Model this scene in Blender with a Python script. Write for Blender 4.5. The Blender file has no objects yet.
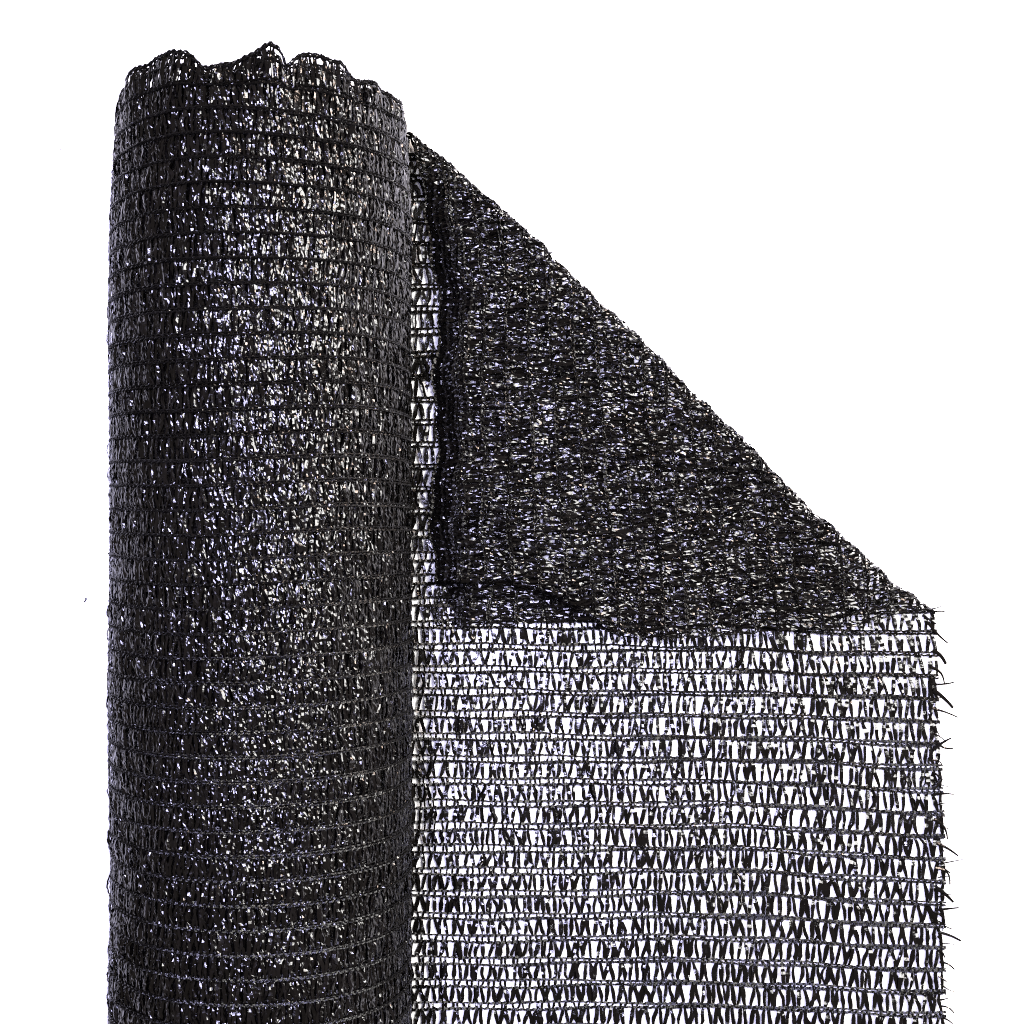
import bpy, math
import numpy as np

# ------------------------------------------------------------------ units
# Layout is measured in millimetre-like "units" on the white surface; S turns
# them into metres (the roll comes out about 8 cm thick).
S = 0.0003
CAM_H = 1500.0
rng = np.random.default_rng(7)
scene = bpy.context.scene
COL = scene.collection


def sm(x):
    x = np.clip(x, 0, 1)
    return x * x * (3 - 2 * x)


def waves(seed, n, lo, hi):
    r = np.random.default_rng(seed)
    k = r.uniform(lo, hi, (n, 2)) * r.choice([-1, 1], (n, 2))
    ph = r.uniform(0, 6.28, n)
    a = r.uniform(.5, 1, n) / n
    return lambda x, y: sum(a[i] * np.sin(k[i, 0] * x + k[i, 1] * y + ph[i]) for i in range(n)) * 1.8


# ------------------------------------------------------------------ materials
def plastic(name, base, rough, spec, bump=.35, nscale=2600.):
    m = bpy.data.materials.new(name)
    m.use_nodes = True
    nt = m.node_tree
    N, L = nt.nodes, nt.links
    b = N['Principled BSDF']
    geo = N.new('ShaderNodeNewGeometry')
    mix = N.new('ShaderNodeMix')
    mix.data_type = 'RGBA'
    mix.inputs[6].default_value = (*[c * .55 for c in base], 1)
    mix.inputs[7].default_value = (*[c * 1.6 for c in base], 1)
    L.new(geo.outputs['Random Per Island'], mix.inputs[0])
    L.new(mix.outputs[2], b.inputs['Base Color'])
    mr = N.new('ShaderNodeMapRange')
    mr.inputs[3].default_value = rough * .75
    mr.inputs[4].default_value = rough * 1.3
    L.new(geo.outputs['Random Per Island'], mr.inputs[0])
    L.new(mr.outputs[0], b.inputs['Roughness'])
    b.inputs['Specular IOR Level'].default_value = spec
    tc = N.new('ShaderNodeTexCoord')
    no = N.new('ShaderNodeTexNoise')
    no.inputs['Scale'].default_value = nscale
    no.inputs['Detail'].default_value = .5
    L.new(tc.outputs['Object'], no.inputs['Vector'])
    bp = N.new('ShaderNodeBump')
    bp.inputs['Strength'].default_value = bump
    bp.inputs['Distance'].default_value = S * .6
    L.new(no.outputs['Fac'], bp.inputs['Height'])
    L.new(bp.outputs['Normal'], b.inputs['Normal'])
    return m


M_TAPE = plastic('black_polyethylene_tape', (.0018, .0015, .0014), .135, .36, .2, 2100.)
M_CORD = plastic('black_knitting_yarn', (.0018, .0016, .0015), .26, .12, .5, 2600.)
M_CORE = plastic('black_inner_layers', (.006, .0055, .0055), .55, .25, .8, 900.)
M_LINT = plastic('grey_lint', (.22, .2, .19), .7, .2)
M_LINT_DARK = plastic('dark_lint', (.02, .018, .018), .6, .3)

m = bpy.data.materials.new('white_paper_sweep')
m.use_nodes = True
nt = m.node_tree
b = nt.nodes['Principled BSDF']
b.inputs['Roughness'].default_value = .85
b.inputs['Specular IOR Level'].default_value = .2
no = nt.nodes.new('ShaderNodeTexNoise')
no.inputs['Scale'].default_value = 60
cr = nt.nodes.new('ShaderNodeMix')
cr.data_type = 'RGBA'
cr.inputs[6].default_value = (.84, .84, .84, 1)
cr.inputs[7].default_value = (.88, .88, .88, 1)
tc = nt.nodes.new('ShaderNodeTexCoord')
nt.links.new(tc.outputs['Object'], no.inputs['Vector'])
nt.links.new(no.outputs['Fac'], cr.inputs[0])
nt.links.new(cr.outputs[2], b.inputs['Base Color'])
M_WHITE = m


# ------------------------------------------------------------------ mesh out
def build(name, verts, faces, mat, parent=None, smooth=False):
    """verts (n,3) in units, faces (m,4) -> one mesh object; unused verts dropped."""
    mi = None
    if faces.shape[1] == 5:
        faces, mi = faces[:, :4], faces[:, 4]
    used = np.zeros(len(verts), bool)
    used[faces.ravel()] = True
    remap = np.cumsum(used) - 1
    v = (verts[used] * S).astype(np.float32)
    f = remap[faces].astype(np.int32)
    me = bpy.data.meshes.new(name)
    me.vertices.add(len(v))
    me.vertices.foreach_set('co', v.ravel())
    me.loops.add(f.size)
    me.loops.foreach_set('vertex_index', f.ravel())
    me.polygons.add(len(f))
    me.polygons.foreach_set('loop_start', np.arange(0, f.size, f.shape[1], dtype=np.int32))
    me.polygons.foreach_set('loop_total', np.full(len(f), f.shape[1], np.int32))
    me.polygons.foreach_set('use_smooth', np.full(len(f), smooth, bool))
    me.update(calc_edges=True)
    me.materials.append(mat)
    if mi is not None:
        me.materials.append(M_CORD)
        me.polygons.foreach_set('material_index', mi.astype(np.int32))
    o = bpy.data.objects.new(name, me)
    COL.objects.link(o)
    if parent:
        o.parent = parent
    return o


OFF = np.array([1, 1, 1, 1, 0])


class Bag:
    def __init__(self):
        self.v, self.f, self.n, self.m = [], [], 0, []

    def add(self, v, f, mi=0):
        self.v.append(v.reshape(-1, 3))
        self.f.append(f.reshape(-1, 4) + self.n)
        self.n += self.v[-1].shape[0]
        self.m.append(np.full(len(self.f[-1]), mi, np.int32))

    def get(self):
        # column 4 of the face table is the material slot
        f = np.concatenate(self.f)
        return np.concatenate(self.v), np.concatenate([f, np.concatenate(self.m)[:, None]], 1)


# ------------------------------------------------------------------ net parts in flat (u, v, n) space
def tapes(bag, u0, v0, u1, v1, w, r, bow=.8, lift=1.2, tw=.5, crease=.22, n0=0., seg=6, nj=None):
    n = len(u0)
    if n == 0:
        return
    t = np.linspace(0, 1, seg + 1)[None, :]
    si = np.sin(np.pi * t)
    g = lambda a: r.normal(0, a, (n, 1))
    cu = u0[:, None] + (u1 - u0)[:, None] * t + g(bow) * si + g(bow * .5) * np.sin(2 * np.pi * t)
    cv = v0[:, None] + (v1 - v0)[:, None] * t + g(bow * .5) * si
    cn = n0 + g(lift * .5) + np.abs(g(lift)) * si + r.normal(0, .3, (n, seg + 1))
    du, dv = u1 - u0, v1 - v0
    ln = np.maximum(np.hypot(du, dv), 1e-4)
    pu, pv = (-dv / ln)[:, None], (du / ln)[:, None]
    a = g(tw) + g(tw * 1.1) * (t - .5) + r.normal(0, tw * .3 if nj is None else nj, (n, seg + 1))
    hw = .5 * w[:, None] * (.62 + .38 * si) * r.uniform(.85, 1.15, (n, seg + 1))
    c = g(crease) * hw * 2
    ca, sa = np.cos(a), np.sin(a)
    P = np.zeros((n, seg + 1, 3, 3))
    for k, q in enumerate((-1, 0, 1)):
        off = q * hw
        nn = c if q == 0 else 0 * c
        P[:, :, k, 0] = cu + pu * (off * ca - nn * sa)
        P[:, :, k, 1] = cv + pv * (off * ca - nn * sa)
        P[:, :, k, 2] = cn + off * sa + nn * ca
    base = np.arange(n)[:, None, None] * ((seg + 1) * 3) + np.arange(seg)[None, :, None] * 3 + np.arange(2)[None, None, :]
    F = np.stack([base, base + 1, base + 4, base + 3], -1)
    bag.add(P, F)


def cords(bag, rows, u_a, u_b, off, rad, r, step=2.0, amp=.5, per=5.9, namp=.5, n0=.4, cut=None):
    """rows: v of every row; off(u, v): sideways offset; one wavy tube per row."""
    M = int((u_b - u_a) / step) + 1
    u = np.linspace(u_a, u_b, M)[None, :] + 0 * rows[:, None]
    v = rows[:, None] + 0 * u
    ph = r.uniform(0, 6.28, (len(rows), 1))
    wob = np.cumsum(r.normal(0, .14, u.shape), 1)
    ph = ph + wob
    vv = v + off(u, v) + amp * np.sin(2 * np.pi * u / per + ph) + r.normal(0, .12, u.shape)
    nn = n0 + namp * np.cos(2 * np.pi * u / per + ph)
    rr = rad * r.uniform(.75, 1.25, u.shape)
    P = np.zeros((len(rows), M, 4, 3))
    for k in range(4):
        a = k * np.pi / 2 + .4
        P[:, :, k, 0] = u
        P[:, :, k, 1] = vv + rr * np.cos(a)
        P[:, :, k, 2] = nn + rr * np.sin(a)
    i = np.arange(len(rows))[:, None, None] * (M * 4) + np.arange(M - 1)[None, :, None] * 4
    k = np.arange(4)[None, None, :]
    k2 = (k + 1) % 4
    F = np.stack([i + k, i + k2, i + 4 + k2, i + 4 + k], -1)
    bag.add(P, F, 1)


def netting(rows, u_a, u_b, p, h, r, extra=.3, wid=(3.0, 5.2), lift=1.2, tw=.5, rad=1.1, crease=.22, bow=.7, jit=.07, odd=.2, seg=6, nj=None):
    """a knitted net: per row a chain of cords, zigzag tapes between rows"""
    bag = Bag()
    cords(bag, rows, u_a, u_b, lambda u, v: h(u, v), rad * .9, r, amp=.35)
    cords(bag, rows, u_a, u_b, lambda u, v: -h(u, v), rad, r, amp=.6, namp=.6)
    cords(bag, rows, u_a, u_b, lambda u, v: -h(u, v) + .3, rad * .8, r, amp=.9, namp=.7, per=5.9)
    m = int(round((u_b - u_a) / p))
    i = np.arange(m)
    for k in range(len(rows)):
        c = u_a + (i + .5) * p + r.normal(0, .07 * p, m)
        # short ties between the two cords of one chain
        for s in (-1, 1):
            hh = h(c, rows[k] + 0 * c)
            ub = c + s * .17 * p + r.normal(0, .05 * p, m)
            ut = c + s * .22 * p + r.normal(0, .07 * p, m)
            tapes(bag, ub, rows[k] - hh, ut, rows[k] + hh, r.uniform(2.0, 3.2, m), r, .3, .5, tw, seg=2)
        if k + 1 >= len(rows):
            continue
        flip = r.random() < .18
        lean = r.normal(0, .12) * p
        regular = np.where(r.random(m) < odd, r.uniform(-.3, 1.1, m), 1.0)
        for s in (-1, 1):
            eb, et = (.13, .35) if flip else (.35, .13)
            mid = .24
            eb = mid + (eb - mid) * regular
            et = mid + (et - mid) * regular
            ub = c + s * eb * p + r.normal(0, jit * p, m)
            ut = c + s * et * p + r.normal(0, jit * p, m) + lean
            hb = h(ub, rows[k] + 0 * ub)
            ht = h(ut, rows[k + 1] + 0 * ut)
            keep = r.random(m) > .002
            tapes(bag, ub[keep], (rows[k] + hb)[keep], ut[keep], (rows[k + 1] - ht)[keep],
                  r.uniform(*wid, m)[keep], r, bow, lift, tw, crease, 0., seg, nj)
        j = r.random(m) < extra
        q = int(j.sum())
        if q:
            ub = c[j] + r.normal(0, .3 * p, q)
            ut = ub + r.normal(0, .35 * p, q)
            tapes(bag, ub, rows[k] + 1.5 + 0 * ub, ut, rows[k + 1] - 1.5 + 0 * ub, r.uniform(2.2, 5., q), r, 1.6, lift * 1.6, tw * 1.7, seg=seg, nj=nj)
    return bag.get()


def place(uvn, f, e=.5):
    """flat net -> space: point + n * surface normal"""
    u, v, n = uvn[:, 0], uvn[:, 1], uvn[:, 2]
    p = f(u, v)
    a = f(u + e, v) - p
    b_ = f(u, v + e) - p
    nn = np.cross(a, b_)
    nn /= np.maximum(np.linalg.norm(nn, axis=1, keepdims=True), 1e-9)
    return p + nn * n[:, None]


# ------------------------------------------------------------------ the thing
root = bpy.data.objects.new('shade_net_roll', None)
COL.objects.link(root)
root['label'] = 'roll of black knitted shade netting, its end unrolled and one corner folded over'
root['category'] = 'shade netting'

# ---- geometry of the rolled part
R = 134.0
XA = -226.9
TILT = math.radians(9.44)
Y_TOP, Y_BOT = 371.0, -640.0
rip_x = np.array([108, 118, 130, 140, 150, 160, 172, 184, 192, 200, 215, 230, 245, 256, 268, 277, 283, 290, 298, 306, 322, 338, 346, 358, 368, 385, 398, 410], float)
rip_y = np.array([0, 2, 9, 12, 13, 15, 14, 11, 4, -3, -5, -1, 8, 14, 19, 17, 2, 8, 15, 18, 18, 14, 6, 0, 5, 5, -2, 0], float)
rip_phi = np.arcsin(np.clip((rip_x - 260) / 153, -1, 1))
wA = waves(3, 5, 1.0, 3.0)
wB = waves(4, 6, .004, .02)


def rolled(layer, drop, lo):
    wv = waves(20 + layer, 6, .01, .03)

    def f(u, v):
        phi = u / R
        top = sm((v - (Y_TOP - 46)) / 46)
        rip = np.interp(((phi + np.pi) % (2 * np.pi)) - np.pi, rip_phi, rip_y - 4) / 1.2
        if layer:
            rip = .55 * rip + 2 * np.sin(phi * 9 + layer * 2)
        rip = rip + .9 * np.sin(phi * 23 + 1) + .7 * np.sin(phi * 37)
        back = np.abs(((phi + np.pi) % (2 * np.pi)) - np.pi) > 1.5
        rip = np.where(back, 3 * np.sin(phi * 7), rip)
        rr = R - 3.2 * layer + 1.2 * wv(u, v) - 4.5 * sm((v - 250) / 112)
        rr = rr - 5 * sm((v - (Y_TOP - 26)) / 34) ** 2
        rr = rr + top * (2.2 * np.sin(phi * 11 + 1) + 1.5 * np.sin(phi * 17)) * (.6 if layer else 1)
        y = v - drop * top + rip * sm((v - (Y_TOP - 30)) / 30) + 2.4 * np.sin(phi * 1.7 + v * .006 + layer) + 1.6 * wB(u * 1.5, v)
        a = phi + TILT
        return np.stack([XA + rr * np.sin(a), y, R + 1.5 + rr * np.cos(a)], -1)
    return f


half = math.pi * R
PR = 20.4
rows_roll = Y_TOP - PR * np.arange(int((Y_TOP - Y_BOT) / PR))[::-1]
h_roll = lambda u, v: .95 + .35 * np.sin(u * .013 + v * .02)

wraps = []
for layer, drop in ((0, 0), (1, 1), (2, 4)):
    rr_ = np.random.default_rng(50 + layer)
    off = 0 if layer == 0 else rr_.uniform(-2.5, 2.5)
    uvn, F = netting(rows_roll + off, -half, half, 8.0, h_roll, rr_, extra=.7, wid=(2.0, 3.6), lift=.6, tw=.1, rad=.8, crease=.11, bow=1.1, seg=8, nj=.15)
    # mesh closes round the cylinder: u grows with phi
    P = place(uvn, rolled(layer, drop, 0))
    wraps.append((P, F, uvn))

P, F, uvn = wraps[0]
# a closely knitted border runs along the rim
bag = Bag()
rb = np.random.default_rng(60)
for a_ in (Y_TOP + 1.2, Y_TOP - .6, Y_TOP - 9):
    cords(bag, np.array([a_]), -half, half, lambda u, v: 0 * u, 1.0, rb, amp=.7, namp=.6)
n_ = int(2 * half / 10.5)
c = -half + (np.arange(n_) + .5) * 10.5 + rb.normal(0, .8, n_)
tapes(bag, c, Y_TOP - 20 + 0 * c, c + rb.normal(0, 2, n_), Y_TOP + 0 * c, rb.uniform(2., 4.5, n_), rb, .6, 1., .4)
uvn_b, F_b = bag.get()
P_b = place(uvn_b, rolled(0, 0, 0))
edge = uvn[F[:, :4]].mean(1)[:, 1] > Y_TOP - PR + 2.2
rolled_part = build('rolled_netting', P, F[~edge], M_TAPE, root)
build('ruffled_edge', np.concatenate([P, P_b]), np.concatenate([F[edge], F_b + OFF * len(P)]), M_TAPE, rolled_part)
for P, F, uvn in wraps[1:]:
    build('inner_wrap', P, F, M_TAPE, rolled_part)

# the many wraps below: one wound sheet
turns, per = 21, 72
k = np.arange(turns * per + 1)
ang = k / per * 2 * np.pi
rad_ = 20 + (R - 11.5 - 20) * k / (turns * per)
ys = np.linspace(Y_BOT, 360, 60)
rows_ = []
cw = waves(9, 6, .3, 1.2)
for q, y in enumerate(ys):
    yy = y + (sm(np.array((y - 300) / 38.)) * (5 * np.sin(ang * 1.37) + 4 * np.sin(ang * 3.1 + 1)))
    rr2 = rad_ + .8 * np.sin(ang * 9 + q) - 6 * sm(np.array((y - 250) / 112.)) * rad_ / R
    rows_.append(np.stack([XA + rr2 * np.sin(ang), yy, R + 1.5 + rr2 * np.cos(ang)], -1))
V = np.array(rows_)
m_ = len(k)
i = np.arange(len(ys) - 1)[:, None] * m_ + np.arange(m_ - 1)[None, :]
F = np.stack([i, i + 1, i + m_ + 1, i + m_], -1).reshape(-1, 4)
build('wound_core', V.reshape(-1, 3), F, M_CORE, rolled_part, smooth=True)

# ---- unrolled sheet, its corner folded over along a slanting crease
FA = np.array([-107., 379.])
FB = np.array([423., -110.])
FD = (FB - FA) / np.linalg.norm(FB - FA)
FN = np.array([-FD[1], FD[0]])
FL = np.linalg.norm(FB - FA)
RF = 8.0
TUCK_X = np.array([430, 500, 545, 575, 610, 700, 800]) - 512.
TUCK_Y = 512 - np.array([578, 577, 587, 604, 627, 650, 670.])
N2 = np.array([0., -1.])
R2 = 4.2
wz = waves(31, 7, .01, .035)
wy = waves(32, 6, .006, .02)
wx = waves(33, 6, .006, .02)
wf = waves(34, 7, .015, .05)
U_R = 423.0
V_TOP = 381.0


def flat_sheet(u, v):
    low = sm((-60 - v) / 300)
    x = u + 9 * sm((v + 90) / 120) + 9 * low * sm((u - 150) / 270) + 1.3 * wx(u, v)
    y = v - 9 * sm((u - 190) / 240) * sm((60 - v) / 160) + 1.5 * wy(u, v) + .8 * np.sin(u * .05 + v * .31)
    return x, y


def crease_s(u, v):
    x, y = flat_sheet(u, v)
    return (x - FA[0]) * FN[0] + (y - FA[1]) * FN[1]


def sheet(u, v):
    x, y = flat_sheet(u, v)
    z0 = 3.0 + 1.8 * wz(x, y)
    s = (x - FA[0]) * FN[0] + (y - FA[1]) * FN[1]
    t = (x - FA[0]) * FD[0] + (y - FA[1]) * FD[1]
    L = np.pi * RF
    arc = np.clip(s / RF, 0, np.pi)
    q = np.where(s < 0, s, np.where(s < L, RF * np.sin(arc), -(s - L)))
    z = z0 + RF * (1 - np.cos(arc))
    flap = sm((s - L) / 40)
    z = z + flap * (2.5 * wf(x, y) + 2.0 * np.sin(s * .06 + t * .02))
    bow = np.interp(t, [-200, 0, 60, 130, 320, 470, 564, 660, 721, 900], [0, 0, 6, 9.5, 6.5, 1, -3, 0, 8, 9]) - RF + 1.0 * np.sin(t * .045) + .7 * np.sin(t * .11 + 1)
    q = q + bow * np.exp(-np.abs(q) / 110)
    X = FA[0] + FD[0] * t + FN[0] * q
    Y = FA[1] + FD[1] * t + FN[1] * q
    near = 1 - sm((V_TOP - v) / 150)
    dy = FA[1] - Y
    X = X + flap * near * (9 * sm((dy - 10) / 110) - 24 * sm((dy - 120) / 350) - 5 + 3 * np.sin(dy * .045) + 1.8 * np.sin(dy * .12 + 1))
    # the loose cut edge of the folded corner tucked under
    s2 = np.interp(X, TUCK_X, TUCK_Y) - Y
    z = z + flap * (9 * np.exp(-(s2 / 22) ** 2) * (X < 130) - 13 * np.clip(1 - (V_TOP - v) / 34, 0, 1) ** 2 * sm((s - L) / 60))
    act = (s > L + 30) & (s2 > 0)
    a2 = np.clip(s2 / R2, 0, np.pi)
    ret = s2 - R2 * np.pi
    q2 = np.where(ret < 0, R2 * np.sin(a2), np.where(ret < 5, -ret, ret - 10))
    dq = np.where(act, q2 - s2, 0)
    X = X + N2[0] * dq
    Y = Y + N2[1] * dq
    z = z - np.where(act, R2 * (1 - np.cos(a2)) + 3.5 * sm((ret - 3) / 4), 0)
    return np.stack([X, Y, np.maximum(z, 1.2)], -1)


PP = 22.4
rows_sheet = V_TOP - PP * np.arange(int((V_TOP + 640) / PP))[::-1]


def h_sheet(u, v):
    return np.clip(3.5 - 2.1 * sm((u + 60) / 300) - 1.2 * sm((v + 60) / 150) + .5 * np.sin(u * .02 + v * .05), 1.1, 4)


rs = np.random.default_rng(77)
uvn, F = netting(rows_sheet, -215, U_R, 11.8, h_sheet, rs, extra=.24, wid=(3.2, 4.8), lift=.6, tw=.07, rad=1.5, crease=.05, jit=.05, odd=.13)
P = place(uvn, sheet)
cen = uvn[F[:, :4]].mean(1)
s_c = crease_s(cen[:, 0], cen[:, 1])
fold = s_c > np.pi * RF * .5
panel = build('unrolled_panel', P, F[~fold], M_TAPE, root)
r3_ = np.random.default_rng(79)
uvn, F = netting(rows_sheet, -215, U_R, 7.8, h_sheet, r3_, extra=.75, wid=(1.9, 3.7), lift=1.2, tw=.4, rad=.7, bow=1.5, jit=.13, seg=8, nj=.2)
P = place(uvn, sheet)
cen = uvn[F[:, :4]].mean(1)
fold = crease_s(cen[:, 0], cen[:, 1]) > np.pi * RF * .5
# the folded corner is doubled over: a second ply lies just under the first
r2_ = np.random.default_rng(78)
uvn2, F2 = netting(rows_sheet - 9.5, -215, U_R, 8.9, h_sheet, r2_, extra=.2, wid=(2.2, 4.0), lift=1.1, tw=.4, rad=1.)
uvn2[:, 2] += 3.6
P2 = place(uvn2, sheet)
c2 = uvn2[F2[:, :4]].mean(1)
k2 = (crease_s(c2[:, 0], c2[:, 1]) > np.pi * RF * .6) & (c2[:, 1] > 0 + 14 * np.sin(c2[:, 0] * .06)) & (c2[:, 0] < U_R - 6)
corner = build('folded_corner', np.concatenate([P, P2]), np.concatenate([F[fold], F2[k2] + OFF * len(P)]), M_TAPE, root)

# selvage: dense knitted border along the top edge of the net
bag = Bag()
rv = np.random.default_rng(90)
sv = V_TOP + 2 - np.arange(7) * 5.2
for a_ in sv:
    cords(bag, np.array([a_]), -112, U_R, lambda u, v: 0 * u, 1.25, rv, amp=.7, namp=.6)
for j in range(6):
    n_ = int((U_R + 112) / 5.9)
    c = -112 + (np.arange(n_) + .5) * 5.9 + rv.normal(0, .5, n_)
    tapes(bag, c, sv[j] + 0 * c, c + rv.normal(0, .8, n_), sv[j + 1] + 0 * c, rv.uniform(2., 3.6, n_), rv, .4, .8, .5, seg=2)
uvn, F = bag.get()
P = place(uvn, sheet)
cen = uvn[F[:, :4]].mean(1)
s_c = crease_s(cen[:, 0], cen[:, 1])
build('selvage_border', P, F[s_c > np.pi * RF * .5], M_TAPE, corner)

# ---- frayed thread ends along the cut edge
rt = np.random.default_rng(5)


def thread(path, w0, w1, parent, name='frayed_thread'):
    path = np.array(path, float)
    n = len(path)
    tan = np.gradient(path, axis=0)
    tan /= np.linalg.norm(tan, axis=1, keepdims=True)
    up = np.array([0, 0, 1.])
    side = np.cross(tan, up)
    side /= np.maximum(np.linalg.norm(side, axis=1, keepdims=True), 1e-6)
    nor = np.cross(side, tan)
    w = np.linspace(w0, w1, n) * .5
    P = np.zeros((n, 4, 3))
    for k in range(4):
        a = k * np.pi / 2
        P[:, k] = path + side * (w * math.cos(a))[:, None] + nor * (w * .6 * math.sin(a))[:, None]
    i = np.arange(n - 1)[:, None] * 4
    k = np.arange(4)[None, :]
    F = np.stack([i + k, i + (k + 1) % 4, i + 4 + (k + 1) % 4, i + 4 + k], -1).reshape(-1, 4)
    caps = np.array([[0, 1, 2, 3], [4 * n - 4, 4 * n - 3, 4 * n - 2, 4 * n - 1]])
    return build(name, P.reshape(-1, 3), np.concatenate([F, caps]), M_TAPE, parent)


def px(x, y):
    """a spot on the white surface under picture point x, y"""
    return np.array([x - 512., 512. - y])


# (start, end, bend, width) measured along the cut edge
frays = [((933, 613), (943, 611), 1, 1.6), ((930, 609), (940, 606), -1, 1.2), ((926, 615), (936, 624), 0, 2.2),
         ((931, 622), (947, 643), -1, 2.6), ((936, 650), (946, 664), 2, 3.2), ((934, 667), (943, 683), 4, 2.4),
         ((934, 684), (953, 682), -1, 1.6), ((937, 690), (951, 707), 1, 3.2), ((934, 708), (957, 717), 1, 1.8),
         ((935, 726), (938, 735), 1, 1.6), ((938, 740), (952, 748), -3, 2.2), ((937, 750), (949, 737), 1, 2.8),
         ((936, 772), (939, 779), 1, 1.6), ((936, 790), (942, 778), 0, 3.0), ((936, 795), (952, 793), 1, 2.2),
         ((937, 819), (946, 838), 4, 2.6), ((940, 843), (957, 855), 1, 2.4), ((938, 862), (944, 850), 0, 1.4),
         ((942, 864), (961, 858), 0, 1.2), ((941, 866), (950, 873), 1, 1.4), ((939, 868), (949, 884), 6, 1.8),
         ((940, 888), (953, 902), 1, 3.4), ((939, 910), (957, 906), 0, 2.0), ((939, 912), (941, 930), 6, 1.8),
         ((942, 932), (961, 941), 1, 2.2), ((941, 936), (939, 952), 4, 1.6), ((943, 950), (944, 957), 1, 1.5),
         ((942, 976), (946, 981), 0, 1.5), ((944, 1000), (947, 997), 0, 1.5), ((946, 1018), (951, 1022), 1, 1.5),
         ((934, 700), (944, 697), 1, 1.0), ((936, 733), (946, 742), 1, 1.2), ((936, 760), (943, 766), 2, 1.2), ((937, 781), (948, 786), -1, 1.0),
         ((938, 806), (946, 802), 1, 1.2), ((939, 826), (949, 829), 1, 1.0), ((941, 878), (949, 876), 1, 1.0), ((942, 897), (950, 893), 1, 1.2),
         ((942, 921), (950, 927), -1, 1.2), ((943, 944), (953, 943), 1, 1.0), ((943, 962), (953, 968), 2, 1.6), ((944, 984), (954, 991), -1, 1.4),
         ((945, 1006), (953, 1012), 2, 1.4)]
for (a, b_, bend, w) in frays:
    p0, p1 = px(*a), px(*b_)
    p0 = p0 - np.array([3.5, 0])
    d = p1 - p0
    nrm = np.array([-d[1], d[0]]) / max(np.linalg.norm(d), 1e-6)
    z1 = rt.uniform(3, 12)
    pts = []
    for t in np.linspace(0, 1, 7):
        c = p0 + d * t + nrm * bend * math.sin(math.pi * t)
        c = c * (CAM_H - 4) / CAM_H
        pts.append((c[0], c[1], 4 + (z1 - 4) * t))
    thread(pts, w * 1.35, w * rt.uniform(.5, .9), panel)
# frayed ends along the cut edge of the folded corner
for t in np.linspace(.1, .62, 14):
    v = -105 + t * 470 + rt.normal(0, 6)
    c = sheet(np.array([U_R - 2.]), np.array([v]))[0]
    e = sheet(np.array([U_R + 3.]), np.array([v + rt.normal(0, 1)]))[0]
    d = e - c
    d /= np.linalg.norm(d)
    ln = rt.uniform(5, 12)
    sd = np.array([-d[1], d[0], 0]) * rt.normal(0, 3)
    thread([c + d * ln * q + sd * q * q + np.array([0, 0, 1.5 * q]) for q in np.linspace(0, 1, 6)], rt.uniform(1.3, 2.4), 1.0, corner)

# ------------------------------------------------------------------ lint specks
def lint(pts, w, mat, label):
    o = thread([(0, 0, 0)] * 0 + pts, w, w * .6, None, 'lint_speck')
    o.data.materials.clear()
    o.data.materials.append(mat)
    o['label'] = label
    o['category'] = 'lint'


x, y = px(61.5, 151)
lint([(x - 1.2, y + 1.4, .6), (x + .8, y + .8, .7), (x + 1.2, y - .2, .8), (x + .4, y - 1.2, .7), (x - .6, y - 1.5, .6)], .8, M_LINT,
     'tiny pale grey fibre on the white surface, beside the top of the roll')
x, y = px(85.5, 599.5)
lint([(x + .5, y + 1.6, 1), (x + .7, y + .4, 1.0), (x + .3, y - .8, .8), (x - .8, y - 2, .5), (x - 1.6, y - 2.7, .4)], 1.5, M_LINT_DARK,
     'tiny dark speck on the white surface, left of the middle of the roll')

# ------------------------------------------------------------------ white surface
V = np.array([[-9000, -9000, 0], [9000, -9000, 0], [9000, 9000, 0], [-9000, 9000, 0]], float)
g = build('white_surface', V, np.array([[0, 1, 2, 3]]), M_WHITE)
g['kind'] = 'structure'

# ------------------------------------------------------------------ light
w = bpy.data.worlds.new('World')
scene.world = w
w.use_nodes = True
bg = w.node_tree.nodes['Background']
bg.inputs[0].default_value = (1.0, .86, .74, 1)
bg.inputs[1].default_value = .24


def softbox(name, loc, aim, sx, sy, radiance, col):
    l = bpy.data.lights.new(name, 'AREA')
    l.shape = 'RECTANGLE'
    l.size, l.size_y = sx * S, sy * S
    l.energy = radiance * math.pi * sx * sy * S * S
    l.color = col
    o = bpy.data.objects.new(name, l)
    COL.objects.link(o)
    o.location = [c * S for c in loc]
    from mathutils import Vector
    d = Vector(aim) - Vector(loc)
    o.rotation_euler = d.to_track_quat('-Z', 'Y').to_euler()
    return o


softbox('softbox_cool', (-310, 130, 1560), (-227, 40, 200), 280, 640, 100, (.66, .64, 1.0))
softbox('added_glint_light', (420, 380, 1640), (130, 40, 0), 120, 120, 120, (.97, .98, 1.0))  # small unseen light added for sharp white glints on the folded corner
softbox('added_side_fill', (1050, 450, 1480), (100, -180, 0), 880, 880, 36, (1.0, .98, .95))  # broad unseen fill added so the surface beside the roll stays white
softbox('softbox_warm', (1000, 900, 1100), (100, 0, 0), 300, 300, 60, (1.0, .76, .62))

# ------------------------------------------------------------------ camera
cam = bpy.data.cameras.new('camera')
cam.sensor_width = 36
cam.sensor_fit = 'HORIZONTAL'
cam.angle = 2 * math.atan(512 / CAM_H)
cam.clip_start = .01
cam.clip_end = 50
co = bpy.data.objects.new('camera', cam)
co.location = (0, 0, CAM_H * S)
COL.objects.link(co)
scene.camera = co

scene.render.engine = 'CYCLES'
scene.cycles.use_denoising = False
scene.cycles.filter_width = 1.1
scene.cycles.max_bounces = 6
vs = scene.view_settings
vs.view_transform = 'Standard'
vs.look = 'None'
vs.exposure = 0
vs.gamma = 1
vs.use_curve_mapping = False
